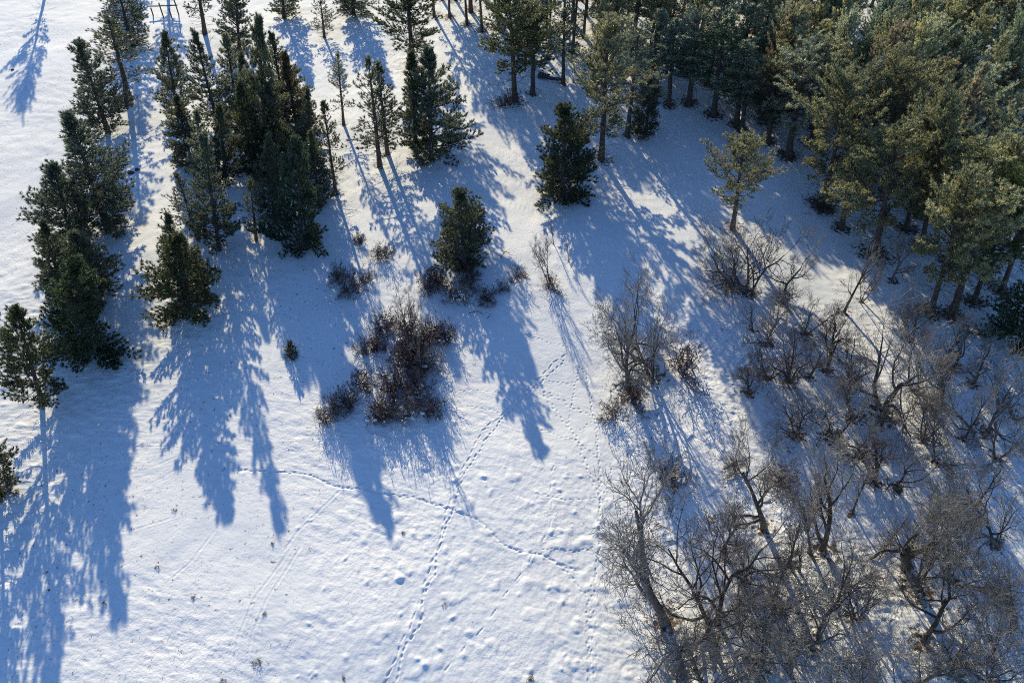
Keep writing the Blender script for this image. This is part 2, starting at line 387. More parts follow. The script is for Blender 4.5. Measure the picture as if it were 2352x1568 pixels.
DK = (0.140, 0.155, 0.105); BL = (0.132, 0.158, 0.125); BR = (0.130, 0.112, 0.070); OL = (0.290, 0.285, 0.178); GG = (0.255, 0.275, 0.210); YG = (0.270, 0.272, 0.160); FD = (0.165, 0.205, 0.160)
def dk(c, f): return tuple(v*f for v in c)

# ------------------------------------------------------------------ pines standing in the clearing
G1 = 'pines standing in the snowy clearing'
CLEAR = [
 # proto, base, top, width, colour, label
 (CONE[1], 306, 105, 264, -45, 92, BL, 'dark pine at top edge, just behind the bare-sided pine beside the shadow lane'),
 (SPARSE[2], 297, 230, 250, 42, 108, DK, 'dark pine with bare dead branches on one side, thick trunk meeting the shadow lane'),
 (OPEN[1], 246, 299, 178, 88, 112, BL, 'bluish conical pine below the bare-sided pine, its lower right branches thin and brownish'),
 (CONE[1], 248, 523, 150, 255, 150, BL, 'tall broad bluish pine at the middle of the left row, trunk leaning at its foot'),
 (OPEN[2], 168, 560, 122, 372, 118, BL, 'pine low in the left row filling the space under the tall broad bluish pine'),
 (CONE[2], 150, 690, 97, 508, 95, DK, 'narrower pine half hidden behind the broad brown-green pine of the left row'),
 (OPEN[2], 206, 706, 170, 530, 122, DK, 'pine standing behind the broad brown-green one at the lower end of the left row'),
 (DENSE[1], 192, 795, 176, 592, 146, (0.074, 0.102, 0.056), 'broad dense brown-green pine reaching the ground at the lower end of the left row'),
 (OPEN[0], 92, 918, 22, 700, 128, (0.088, 0.108, 0.060), 'open-crowned leaning pine at the left edge showing its long bare trunk'),
 (DENSE[0], -5, 1128, -12, 985, 100, (0.105, 0.108, 0.060), 'brownish pine cut off by the left edge, lowest pine of all'),
 (CONE[3], 408, 262, 375, 68, 90, DK, 'slim pine at upper left corner of the dense central pine cluster'),
 (CONE[0], 438, 368, 402, 218, 92, DK, 'pine on the left flank of the central cluster beside the shadow lane'),
 (CONE[1], 500, 290, 446, 66, 98, BL, 'tall dark pine with long bare lower trunk, second from left in the cluster top'),
 (CONE[3], 548, 272, 512, 72, 84, GG, 'greyish green pine between two darker pines at the cluster top'),
 (DENSE[0], 612, 400, 592, 42, 128, DK, 'tallest darkest pine forming the peak of the central cluster'),
 (CONE[0], 690, 335, 652, 118, 108, BR, 'golden brown tinted pine on the right shoulder of the cluster'),
 (CONE[3], 582, 415, 545, 186, 98, (0.096, 0.108, 0.056), 'brown-topped pine in the heart of the cluster, slanting trunk below'),
 (OPEN[2], 640, 408, 612, 190, 95, DK, 'dark pine in the heart of the cluster right of the slanting trunk'),
 (CONE[1], 717, 382, 704, 203, 74, BL, 'narrow dark pine on the right edge of the cluster'),
 (SPARSE[1], 771, 442, 742, 226, 86, (0.088, 0.102, 0.060), 'thin see-through pine standing out at the right edge of the cluster'),
 (OPEN[1], 502, 566, 466, 306, 112, BL, 'bluish pine at the front of the cluster with bare trunk on shaded snow'),
 (DENSE[1], 693, 570, 676, 316, 146, (0.063, 0.096, 0.060), 'large full pine at the front right of the cluster, branches touching snow'),
 (SPARSE[0], 455, 548, 402, 398, 92, BL, 'small airy pine at the front left of the cluster'),
 (CONE[3], 412, 640, 385, 490, 64, DK, 'little dark pine peeking out behind the rounded lone pine'),
 (OPEN[2], 432, 714, 404, 538, 142, (0.108, 0.123, 0.060), 'rounded bushy pine below the cluster with brownish top, alone on lit snow'),
 (SPARSE[1], 588, 548, 572, 412, 78, DK, 'thin sapling pine almost bare, between the two front pines of the cluster'),
 (CONE[1], 566, 330, 552, 110, 92, DK, 'dark pine filling the cluster between greyish and tallest pines'),
 (CONE[0], 655, 262, 622, 72, 92, BL, 'dark pine leaning left just behind the golden brown pine'),
 (CONE[3], 520, 420, 500, 236, 90, DK, 'dark pine in the lower left of the cluster behind the bluish front pine'),
 (CONE[2], 480, 420, 448, 250, 80, GG, 'narrow greyish pine in the cluster above the bluish front pine'),
 (CONE[0], 735, 470, 712, 300, 80, DK, 'dark pine behind the large full pine at the right of the cluster'),
 (CONE[1], 630, 500, 612, 310, 84, DK, 'dark pine left of the large full pine, trunk in blue shade'),
 (SPARSE[2], 470, 76, 438, -125, 95, (0.088, 0.102, 0.063), 'tall trunked sparse pine at the top edge right of the log fence'),
 (DENSE[0], 549, 106, 537, -40, 105, BL, 'dark full pine at the top edge behind the central cluster'),
 (CONE[3], 652, 39, 640, -90, 90, DK, 'dark pine at the top edge, left one of the pair above the snow lane'),
 (SPARSE[0], 744, 81, 734, -15, 62, DK, 'small narrow pine by itself at the top edge above the slim pine'),
 (CONE[1], 810, 27, 806, -120, 90, BL, 'pine at the top edge showing mostly its trunk foot, near the dark broad pine'),
 (BIG[1], 946, 152, 932, -62, 172, (0.079, 0.108, 0.060), 'broad dark pine at the top edge behind the twin pines'),
 (SPARSE[2], 789, 284, 774, 120, 60, GG, 'very slim pine with long thin trunk between cluster and airy twin pines'),
 (SPARSE[0], 872, 380, 846, 134, 92, DK, 'left of two airy twin pines with see-through crowns and thin trunks'),
 (SPARSE[1], 890, 352, 868, 138, 84, (0.088, 0.102, 0.060), 'right of two airy twin pines with see-through crowns and thin trunks'),
 (CONE[3], 956, 356, 941, 120, 86, (0.088, 0.105, 0.060), 'brownish pine leaning against the denser dark pine beside the great shadow'),
 (DENSE[0], 990, 366, 984, 116, 128, BL, 'dense dark pine whose trunk foot marks the start of the great blue shadow'),
 (DENSE[1], 1048, 606, 1056, 438, 132, DK, 'lone bushy pine in blue shade just above the bare thicket'),
 (DENSE[1], 1291, 452, 1294, 242, 142, (0.091, 0.105, 0.060), 'lone conical brown-green pine in front of the tall forked-shadow pine'),
 (BIG[0], 1183, 236, 1168, -25, 178, (0.131, 0.149, 0.074), 'tall grey-green pine with thick lit trunk and dead lower branches at upper middle'),
 (WOOD[0], 1223, 217, 1228, 5, 104, GG, 'narrower grey-green pine touching the right side of the thick-trunked pine'),
 (BIG[1], 1381, 366, 1398, 58, 182, OL, 'big olive pine with a straight thick trunk in the open before the forest'),
 (WOOD[2], 1441, 312, 1466, 75, 100, GG, 'grey-green pine tucked behind the right side of the big olive pine'),
 (CONE[0], 1484, 300, 1500, 150, 70, DK, 'short dark pine at the right foot of the big olive pine'),
 (BIG[2], 1682, 527, 1706, 318, 146, OL, 'single olive pine with long slanting trunk above the bare oaks'),
 (WOOD[1], 1294, 192, 1296, 20, 80, GG, 'pine with pale bare trunk beside dark fallen logs at the forest edge'),
]
for pr, bx, by, tx, ty, wd, col, lab in CLEAR:
    big = pr in BIG or pr in WOOD
    plant('p', 'tall_pine' if big else 'pine_tree', 'pine tree', pr, bx, by, tx, ty, wd, lab, col, G1)
# small seedling
sd = pine(131, 1.3, 0.62, 0.08, 'cone', 0.85, 0, 8)
plant('p', 'pine_seedling', 'seedling', sd, 666, 816, 665, 789, 27, 'tiny dark pine seedling alone in the blue shade', dk(DK, .8), litter=0.0)

# ------------------------------------------------------------------ forest pines
G2 = 'pines along the front edge of the forest'
FRONT = [
 (WOOD[3], 1502, 216, 1520, 20, 112, GG, 'grey-green edge pine with trunk foot just right of the big olive pine'),
 (WOOD[1], 1536, 238, 1552, 40, 97, FD, 'slender dark edge pine at the head of the long shaded snow tongue'),
 (WOOD[0], 1583, 234, 1604, 30, 119, GG, 'edge pine with reddish litter at its foot above the long shadow stripes'),
 (WOOD[4], 1640, 262, 1660, 70, 126, (0.088, 0.123, 0.067), 'mid green edge pine between reddish litter and the snow-free bank'),
 (WOOD[1], 1692, 284, 1712, 88, 109, FD, 'dark edge pine standing on the brown snow-free bank'),
 (WOOD[3], 1704, 296, 1726, 130, 97, GG, 'shorter grey-green edge pine at the lower end of the brown bank'),
 (WOOD[0], 1766, 322, 1782, 150, 117, (0.096, 0.091, 0.056), 'brownish short edge pine with several thin trunks behind the single olive pine'),
 (WOOD[2], 1812, 354, 1850, 118, 141, GG, 'edge pine with long straight trunk ringed by bare dark ground'),
 (WOOD[4], 1868, 324, 1906, 90, 136, OL, 'olive edge pine behind the ringed trunk'),
 (BIG[1], 1893, 468, 1955, 170, 170, YG, 'huge olive pine at the forest corner with bushy undergrowth at its slanting foot'),
 (BIG[0], 1990, 398, 2062, 110, 150, OL, 'tall olive pine with exposed dark slanting trunk behind the corner pine'),
 (BIG[2], 2012, 578, 2062, 305, 205, YG, 'widest bright olive pine, crown like a dome in front of dark shade'),
 (BIG[0], 2138, 716, 2232, 400, 170, YG, 'olive pine on the right with long slanting trunk, left of three leaning trunks'),
 (WOOD[2], 2187, 722, 2290, 430, 158, OL, 'olive pine whose thin leaning trunk stands middle of three'),
 (BIG[2], 2236, 694, 2345, 420, 150, (0.105, 0.140, 0.052), 'dark green pine with dark pile at its foot, right of three leaning trunks'),
 (BIG[1], 2120, 560, 2180, 230, 150, YG, 'bright olive pine rising behind the widest dome-crowned pine'),
 (BIG[2], 2300, 668, 2400, 395, 150, OL, 'olive pine near the right edge behind the dark pile of litter'),
 (BIG[0], 2262, 602, 2345, 330, 150, YG, 'bright olive pine near the right edge behind the three leaning trunks'),
 (BIG[1], 2085, 520, 2140, 255, 140, OL, 'olive pine just behind the widest dome-crowned pine on its left'),
 (BIG[2], 1948, 415, 2005, 160, 140, GG, 'grey-green pine between the huge corner pine and exposed slanting trunk'),
 (WOOD[3], 1935, 520, 1968, 330, 109, OL, 'smaller olive pine in front of the corner pine, right of its undergrowth'),
 (WOOD[4], 2190, 600, 2258, 330, 170, YG, 'yellow-olive pine right of the widest dome-crowned pine'),
 (DENSE[0], 2345, 800, 2400, 640, 130, (0.088, 0.123, 0.060), 'low dark pine cut off by the right edge above grey bare trees'),
]
for pr, bx, by, tx, ty, wd, col, lab in FRONT:
    plant('p', 'forest_pine', 'pine tree', pr, bx, by, tx, ty, wd, lab, dk(col, 1.45) if pr in WOOD else col, G2, litter=1.0)  # WOOD crowns painted paler to offset shade falling on them from behind

ORD = ('first second third fourth fifth sixth seventh eighth ninth tenth eleventh twelfth thirteenth fourteenth fifteenth sixteenth seventeenth eighteenth nineteenth '
       'twentieth').split()
def ordinal(i):
    if i < 20: return ORD[i]
    tens = ['twenty', 'thirty', 'forty', 'fifty'][(i+1)//10-2]; u = (i+1) % 10
    return {'twenty': 'twentieth', 'thirty': 'thirtieth', 'forty': 'fortieth', 'fifty': 'fiftieth'}[tens] if u == 0 else tens+'-'+ORD[u-1]
EDGE = np.array([P(*q) for q in [(985, 30), (1090, 78), (1290, 130), (1500, 205), (1700, 268), (1880, 320), (1990, 385), (2090, 490), (2245, 620), (2460, 730)]])
seg = np.linalg.norm(np.diff(EDGE, axis=0), axis=1); cum = np.concatenate([[0], np.cumsum(seg)])
def edge_at(s): return np.array([np.interp(s, cum, EDGE[:, 0]), np.interp(s, cum, EDGE[:, 1])])
nrm = unit(np.array([0.42, 0.91]))
forest_xy = []
G3 = 'pines inside the dense forest'
for row in range(0, 18):
    rowlist = []
    s = rnd.uniform(0, 3)-6
    while s < cum[-1]+30:
        if s < 0: q = edge_at(0)+np.array([s*0.9, -s*0.1])
        else: q = edge_at(min(s, cum[-1]))
        if s > cum[-1]: q = EDGE[-1]+(EDGE[-1]-EDGE[-2])/seg[-1]*(s-cum[-1])
        q = q+nrm*(1.0+row*3.6)+np.array([rnd.uniform(-1.2, 1.2), rnd.uniform(-1.2, 1.2)])
        s += rnd.uniform(2.5, 3.7) if s > 26 else rnd.uniform(1.9, 3.0)
        bx, by = to_px(q[0], q[1])
        if by < -14 or bx < 960 or bx > 2400: continue
        if row == 0 and rnd.random() < 0.2: continue
        if s < 20 and row > 1 and rnd.random() < 0.5: continue
        # glades where the snow shows between the crowns
        if ((bx-1968)/40)**2+((by-75)/85)**2 < 1 or ((bx-2345)/40)**2+((by-50)/60)**2 < 1: continue
        if any((q[0]-a)**2+(q[1]-b)**2 < 2.3**2 for a, b in PLACED): continue
        rowlist.append((q, bx, by, s < 20))
    rowlist.sort(key=lambda e: e[1])
    for i, (q, bx, by, slim) in enumerate(rowlist):
        h = rnd.uniform(9.0, 13.5); wid = rnd.uniform(3.3, 4.6) if slim else rnd.uniform(3.7, 5.2)
        pr = rnd.choice(WOOD) if rnd.random() < 0.8 else rnd.choice(BIG)
        right = (bx-1300)/1000
        u = rnd.random()
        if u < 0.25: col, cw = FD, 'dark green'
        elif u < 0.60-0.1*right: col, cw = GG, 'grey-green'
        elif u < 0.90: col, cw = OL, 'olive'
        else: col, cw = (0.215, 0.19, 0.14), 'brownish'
        f = rnd.uniform(1.4, 2.0); col = dk(col, f)  # crown colour lifted to make up for the shade inner trees cast on each other
        hw = 'tall' if h > 11.8 else ('mid-height' if h > 10.3 else 'short')
        lab = f'{hw} {cw} pine, {ordinal(i)} from the left in the {ordinal(row)} row behind the forest edge'
        o = root('forest_pine', lab, 'pine tree', (q[0], q[1], 0), G3)
        o.scale = (wid/pr['D'],)*2+(h/pr['H'],)
        o.rotation_euler = (rnd.uniform(-.03, .03), rnd.uniform(-.03, .03), 0)
        z = rnd.uniform(0, 6.28)
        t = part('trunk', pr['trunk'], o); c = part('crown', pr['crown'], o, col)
        t.rotation_euler = (0, 0, z); c.rotation_euler = (0, 0, z)
        PLACED.append((q[0], q[1])); SPOTS.append((q[0], q[1], 1.8, 0.9))

# pines just outside the picture whose shadows fall into it
for x, y, h, wid, pr, lab in [(-64, 103, 12.5, 5.4, BIG[2], 'pine beyond the top left corner casting a long separate shadow onto open snow'),
                              (-61, 71, 9.5, 5.0, CONE[1], 'pine beyond the left edge casting a small shadow beside it'),
                              (-53, 106, 11.0, 5.0, CONE[0], 'pine beyond the top edge left of the log fence'),
                              (-47.5, 104, 12.0, 5.5, WOOD[0], 'pine beyond the top edge casting the shadow lane past the left row'),
                              (-55, 50, 9.0, 4.6, CONE[3], 'pine beyond the left edge near the leaning open pine'),
                              (-46, 36, 8.0, 4.6, CONE[0], 'pine beyond the left edge behind the lowest brownish pine')]:
    o = root('pine_tree', lab, 'pine tree', (x, y, 0), 'pines just beyond the picture')
    o.scale = (wid/pr['D'],)*2+(h/pr['H'],)
    part('trunk', pr['trunk'], o); part('crown', pr['crown'], o, DK)

# ------------------------------------------------------------------ bare oaks
G4 = 'leafless oaks on the right'
BARE = [
 (SPREAD[2], 1446, 892, 1432, 646, 215, 'sprawling bare oak at the meadow edge, left of the pair with shadows down the slope'),
 (TWIGGY[1], 1497, 862, 1512, 652, 172, 'denser bare oak with thick forked trunk, right of the meadow edge pair'),
 (SLIM[0], 1259, 640, 1244, 530, 62, 'slim many-stemmed bare tree standing alone in the middle of the lit snow'),
 (SLIM[1], 1271, 562, 1267, 505, 26, 'thin crooked sapling just behind the slim many-stemmed tree'),
 (SLIM[1], 1306, 601, 1306, 556, 20, 'tiny sapling right of the slim many-stemmed tree at a shadow edge'),
 (SPREAD[0], 1679, 662, 1650, 500, 150, 'wide dark bare oak below the single olive pine, limbs reaching left'),
 (TWIGGY[6], 1722, 674, 1775, 490, 130, 'bare oak with two rising stems right of the wide dark oak'),
 (TWIGGY[0], 1800, 692, 1858, 500, 118, 'bare oak with one curving trunk and lit twigs, rightmost of three below the olive pine'),
 (GNARL[0], 1850, 765, 1895, 650, 120, 'gnarled blackish oak with crooked limbs below the three spaced oaks'),
 (TWIGGY[6], 1808, 880, 1812, 742, 130, 'brown twiggy oak at the top left of the bare grove'),
 (SLIM[1], 1856, 866, 1898, 770, 84, 'small forked bare tree right of the brown twiggy oak'),
 (SPREAD[2], 2030, 952, 2045, 685, 240, 'largest grey oak of the grove with wide limbs and a dense dark base'),
 (SLIM[1], 1939, 714, 1998, 545, 86, 'slender pale leaning tree on lit snow near the forest corner'),
 (SLIM[0], 1979, 690, 2015, 590, 60, 'thin pale tree just right of the slender pale leaning one'),
 (SLIM[1], 2160, 842, 2215, 700, 64, 'thin brownish tree below the three leaning pine trunks'),
 (GNARL[1], 2196, 846, 2270, 720, 96, 'dark leaning bare tree with a few bold limbs in shade near the right edge'),
 (TWIGGY[3], 2231, 884, 2306, 782, 96, 'forked bare tree with a dark stump-like foot right of the dark leaning tree'),
 (SLIM[1], 2212, 1008, 2292, 870, 72, 'straight thin leaning trunk with few twigs near the right edge'),
 (TWIGGY[4], 2262, 990, 2322, 778, 150, 'pale grey dense-twigged oak at the right edge'),
 (TWIGGY[4], 2290, 1052, 2348, 912, 96, 'bare oak with lit twigs at the right edge below the pale grey oak'),
 (GNARL[0], 1914, 1008, 1888, 890, 190, 'low blackish oak with long looping limbs in the grove centre'),
 (TWIGGY[7], 1755, 1210, 1768, 962, 150, 'upright bare oak with a high round crown at the grove left side'),
 (TWIGGY[7], 1530, 1425, 1496, 1040, 215, 'tall bare oak standing at the meadow border with fan-like limbs to the left'),
 (TWIGGY[6], 1642, 1430, 1650, 1185, 175, 'dense twiggy oak with leaning base right of the tall fan-limbed oak'),
 (TWIGGY[0], 1888, 1262, 2010, 985, 200, 'large leaning oak with massive dark trunk slanting up to the right'),
 (SLIM[1], 1860, 1268, 1858, 1120, 70, 'slim straight bare tree left of the massive slanting oak'),
 (SLIM[1], 1814, 1300, 1825, 1170, 64, 'thin wavy trunk standing on lit snow in the middle of the grove'),
 (SPREAD[1], 2102, 1358, 2205, 1130, 250, 'big multi-limbed oak with black trunk foot in the lower right'),
 (TWIGGY[4], 2186, 1334, 2300, 1170, 130, 'leaning oak just right of the big multi-limbed oak'),
 (TWIGGY[4], 1866, 1475, 1888, 1270, 150, 'oak with paired stems and pale twigs below the massive slanting oak'),
 (SPREAD[0], 1738, 1525, 1742, 1370, 190, 'low spreading oak with crossing branches near the bottom edge'),
 (GNARL[1], 2118, 1478, 2215, 1330, 160, 'dark oak with jagged upright branches near the lower right corner'),
 (TWIGGY[4], 2088, 1590, 2092, 1430, 140, 'twiggy oak cut by the bottom edge left of the corner oaks'),
 (SPREAD[1], 2268, 1585, 2300, 1400, 180, 'wide oak filling the lower right corner'),
 (TWIGGY[2], 1640, 1610, 1630, 1470, 150, 'bushy oak cut by the bottom edge below the tall fan-limbed oak'),
 (TWIGGY[4], 1862, 1620, 1880, 1440, 150, 'bare oak cut by the bottom edge under the paired-stem oak'),
 (GNARL[0], 1985, 1640, 2010, 1490, 150, 'dark crooked oak at the bottom edge between two twiggy ones'),
 (SLIM[1], 1958, 1180, 1990, 1060, 64, 'slim tree half hidden behind the massive slanting oak'),
 (TWIGGY[2], 2120, 1010, 2140, 890, 110, 'brown oak thicket right of the largest grey oak'),
 (GNARL[1], 2060, 1120, 2100, 1000, 110, 'small crooked oak below the largest grey oak'),
 (TWIGGY[7], 1660, 1265, 1672, 1140, 96, 'small bushy oak behind the dense twiggy oak'),
 (TWIGGY[1], 2290, 1250, 2345, 1100, 120, 'oak with spreading twigs at the right edge above the leaning oak'),
 (SPREAD[0], 1960, 1420, 2000, 1290, 110, 'low oak on lit snow between the paired-stem oak and the jagged oak'),
 (SHRUB[0], 1800, 1110, 1806, 1062, 90, 'knee-high bushy oak scrub between the upright oak and the grove centre'),
]
for pr, bx, by, tx, ty, wd, lab in BARE:
    slim = pr in SLIM
    plant('b', 'bare_sapling' if slim and wd < 40 else 'bare_oak', 'bare tree', pr, bx, by, tx, ty, wd, lab, None, G4, litter=0.9)

for pr, bx, by, tx, ty, wd, lab in [
 (TWIGGY[4], 1760, 790, 1790, 650, 120, 'grey oak in blue shade below the two rising stems oak'),
 (TWIGGY[5], 1900, 850, 1930, 700, 110, 'brown oak between the gnarled blackish oak and the largest grey oak'),
 (TWIGGY[6], 1960, 860, 1975, 745, 110, 'low brown bush-like oak at the left shoulder of the largest grey oak'),
 (TWIGGY[2], 2090, 780, 2120, 650, 110, 'bare oak above the largest grey oak on striped snow'),
 (TWIGGY[5], 2160, 930, 2200, 800, 110, 'brown-tinged oak between largest grey oak and dark leaning bare tree'),
 (TWIGGY[4], 2150, 1060, 2200, 940, 110, 'pale oak left of the straight thin leaning trunk'),
 (TWIGGY[6], 1830, 1000, 1840, 890, 120, 'reddish brown thicket oak at the left end of the low looping oak'),
 (TWIGGY[0], 1980, 1050, 1990, 930, 120, 'grey-brown oak between looping limbs and the largest grey oak'),
 (TWIGGY[4], 2330, 960, 2380, 830, 110, 'oak cut by the right edge behind the pale grey dense-twigged oak'),
 (GNARL[1], 1730, 760, 1742, 690, 70, 'little crooked oak on blue shade left of the spaced oaks'),
 (TWIGGY[7], 2050, 640, 2085, 520, 84, 'bare tree before the widest dome-crowned pine at the forest corner'),
 (TWIGGY[1], 1705, 1330, 1715, 1215, 130, 'oak with a misty twig crown between the dense twiggy and thin wavy trees'),
 (TWIGGY[1], 1780, 1400, 1790, 1275, 120, 'oak standing right of the leaning-base oak on shaded snow'),
 (TWIGGY[7], 1960, 960, 1965, 830, 130, 'brown-grey oak left of the largest grey oak'),
 (TWIGGY[4], 2110, 900, 2130, 770, 110, 'thin grey oak right behind the largest grey oak'),
 (TWIGGY[5], 2010, 1110, 2020, 1010, 110, 'twiggy oak directly below the largest grey oak'),
 (TWIGGY[3], 1570, 1540, 1575, 1400, 130, 'smaller oak at the meadow border below the fan-limbed oak'),
 (TWIGGY[7], 2200, 1560, 2215, 1440, 120, 'twiggy oak at the bottom right left of the corner oak'),
 (TWIGGY[0], 2330, 1440, 2345, 1290, 120, 'oak on the right edge above the corner oak'),
 (SLIM[1], 2240, 1160, 2310, 1030, 80, 'slim dark tree slanting above the big multi-limbed oak'),
 (GNARL[0], 2150, 1190, 2190, 1085, 90, 'crooked little oak in shade above the big multi-limbed oak'),
 (TWIGGY[5], 1720, 905, 1725, 800, 90, 'faint bushy oak in blue shade left of the brown twiggy oak'),
 (TWIGGY[6], 1760, 870, 1765, 780, 80, 'small dense oak touching the brown twiggy oak')]:
    plant('b', 'bare_oak', 'bare tree', pr, bx, by, tx, ty, wd, lab, None, G4, litter=0.9)

# ------------------------------------------------------------------ thicket shrubs
M_CAP, _t, _p = new_mat('lodged_snow'); _p.inputs['Base Color'].default_value = (0.82, 0.83, 0.85, 1); _p.inputs['Roughness'].default_value = 0.7
_n = _t.nodes.new('ShaderNodeTexNoise'); _n.inputs['Scale'].default_value = 18; _b = _t.nodes.new('ShaderNodeBump'); _b.inputs['Distance'].default_value = 0.03
_t.links.new(_n.outputs['Fac'], _b.inputs['Height']); _t.links.new(_b.outputs[0], _p.inputs['Normal'])
def snow_clumps(seed):
    rg = np.random.default_rng(seed); V, Q = [], []
    nu, nv = 8, 5
    for c in range(13):
        a = rg.uniform(0, 6.28); d = rg.uniform(0.05, 0.85)**0.7; ctr = np.array([d*math.cos(a), d*math.sin(a), rg.uniform(0.05, 0.75)*(1.2-d*0.6)])
        sz = rg.uniform(0.07, 0.2)*np.array([rg.uniform(.8, 1.8), rg.uniform(.7, 1.2), 0.5]); off = len(V)
        for jv in range(nv+1):
            th = math.pi*jv/nv
            for iu in range(nu):
                ph = 2*math.pi*iu/nu; k = 1+rg.normal(0, .12)
                V.append(ctr+sz*k*np.array([math.sin(th)*math.cos(ph), math.sin(th)*math.sin(ph), math.cos(th)]))
        Q += [(off+jv*nu+iu, off+jv*nu+(iu+1) % nu, off+(jv+1)*nu+(iu+1) % nu, off+(jv+1)*nu+iu) for jv in range(nv) for iu in range(nu)]
    return mesh_np('snow_clumps', np.array(V), np.array(Q), mats=[M_CAP], smooth=True)
SNOWCAP = [snow_clumps(k) for k in (1, 2, 3)]
G5 = 'leafless shrubs of the thicket'
SH = [
 (SHRUB[0], 802, 664, 800, 606, 92, 'round dark shrub standing apart left of the lone bushy pine'),
 (SHRUB[2], 778, 640, 772, 598, 56, 'twiggy shrub leaning on the left of the round dark shrub'),
 (SHRUB[2], 846, 640, 846, 617, 34, 'tiny shrub just right of the round dark shrub'),
 (BRUSH[0], 890, 594, 888, 560, 54, 'flat dark brush heap on dappled snow behind the thicket'),
 (SHRUB[1], 830, 556, 828, 535, 40, 'faint thin shrub on dappled snow above the round dark shrub'),
 (SHRUB[0], 988, 664, 985, 612, 66, 'upright dark shrub at the left foot of the lone bushy pine'),
 (SHRUB[2], 1050, 682, 1048, 624, 86, 'wide shrub with pale twigs right below the lone bushy pine'),
 (BRUSH[0], 1085, 660, 1085, 628, 56, 'low brush right of the wide pale-twigged shrub'),
 (SHRUB[1], 1122, 690, 1124, 650, 60, 'crooked dark shrub at the right end of the row under the lone pine'),
 (BRUSH[0], 1186, 640, 1188, 606, 50, 'thin brush spray at the edge of the great shadow'),
 (SHRUB[1], 1012, 652, 1010, 608, 60, 'low reddish shrub between the two shrubs under the lone pine left side'),
 (SHRUB[0], 1078, 640, 1080, 600, 58, 'shrub at the right foot of the lone bushy pine'),
 (BRUSH[0], 1150, 668, 1150, 640, 50, 'thin low brush between the crooked dark shrub and the great shadow edge'),
 (SHRUB[2], 870, 590, 868, 556, 46, 'small reddish shrub touching the flat brush heap on dappled snow'),
 (SHRUB[1], 938, 806, 935, 738, 80, 'dark shrub filling the heart of the thicket below the sunlit one'),
 (SHRUB[1], 968, 808, 970, 742, 70, 'reddish shrub just right of the heart of the thicket'),
 (SHRUB[0], 880, 752, 872, 702, 76, 'shrub at the top left of the main thicket'),
 (SHRUB[1], 862, 790, 856, 750, 64, 'dark compact shrub on the left side of the main thicket'),
 (SHRUB[2], 934, 756, 930, 688, 76, 'sunlit pale shrub with snow between stems at the top of the thicket'),
 (SHRUB[0], 982, 770, 984, 714, 72, 'brownish shrub right of the sunlit one at the thicket top'),
 (SHRUB[1], 1030, 776, 1034, 732, 70, 'outlying dark shrub at the thicket right side'),
 (SHRUB[0], 925, 838, 918, 767, 96, 'tall brown shrub in the middle of the thicket'),
 (SHRUB[2], 976, 842, 980, 773, 92, 'twiggy shrub right of the tall brown middle shrub'),
 (SHRUB[1], 902, 884, 896, 821, 88, 'dark reddish shrub left of the thicket centre line'),
 (SHRUB[0], 960, 900, 962, 836, 86, 'grey-brown shrub above the snow gap low in the thicket'),
 (BRUSH[0], 838, 812, 836, 772, 40, 'small black shrub on the outer left of the thicket'),
 (SHRUB[0], 828, 884, 824, 834, 70, 'round dark shrub at the start of the thicket lower left arm'),
 (SHRUB[1], 806, 930, 800, 880, 72, 'dense shrub in the middle of the thicket lower left arm'),
 (SHRUB[2], 762, 944, 752, 892, 66, 'brownish shrub near the tip of the thicket lower left arm'),
 (SHRUB[2], 742, 966, 736, 930, 44, 'thin shrub at the very tip of the lower left arm'),
 (SHRUB[1], 858, 952, 854, 904, 74, 'shrub with reddish twigs at the thicket bottom'),
 (SHRUB[0], 888, 944, 890, 896, 66, 'dark shrub next to the reddish-twigged one at the thicket bottom'),
 (SHRUB[2], 938, 952, 936, 897, 84, 'dark shrub around the bright snow gap at the thicket bottom'),
 (SHRUB[1], 984, 936, 990, 888, 64, 'rightmost low shrub at the thicket bottom'),
 (SLIM[0], 936, 760, 934, 650, 44, 'slim leafless sapling rising above the top of the thicket'),
 (SLIM[1], 968, 860, 972, 740, 50, 'slim leafless sapling in the middle of the thicket'),
 (BRUSH[0], 1262, 668, 1262, 640, 70, 'pale low brush at the foot of the slim many-stemmed tree'),
 (BRUSH[0], 1412, 955, 1412, 912, 80, 'tangled brush pile below the sprawling meadow edge oak'),
 (BRUSH[0], 1452, 925, 1452, 885, 90, 'brush tangle right at the foot of the sprawling meadow edge oak'),
 (BRUSH[0], 1560, 860, 1566, 790, 60, 'low brush right of the dense forked oak'),
 (SHRUB[2], 1165, 245, 1150, 213, 80, 'brown leafless shrub left of the thick lit pine trunk'),
 (SHRUB[0], 1885, 470, 1880, 434, 90, 'bushy undergrowth at the foot of the huge corner pine'),
 (SHRUB[1], 1540, 1090, 1542, 1042, 90, 'dark brush top rising just behind the tall fan-limbed oak'),
 (SHRUB[2], 1690, 1080, 1692, 1048, 70, 'dark low brush between two bands of shade left of the upright oak'),
]
for pr, bx, by, tx, ty, wd, lab in SH:
    so = plant('s', 'leafless_shrub' if pr not in SLIM else 'bare_sapling', 'shrub' if pr not in SLIM else 'bare tree', pr, bx, by, tx, ty, wd, lab, None, G5, trunk_name='stems', crown_name='twigs', litter=0.45)
    if 672 < by < 990 and 820 < bx < 1060 and pr in SHRUB: part('snow_clumps', SNOWCAP[len(PLACED) % 3], so)

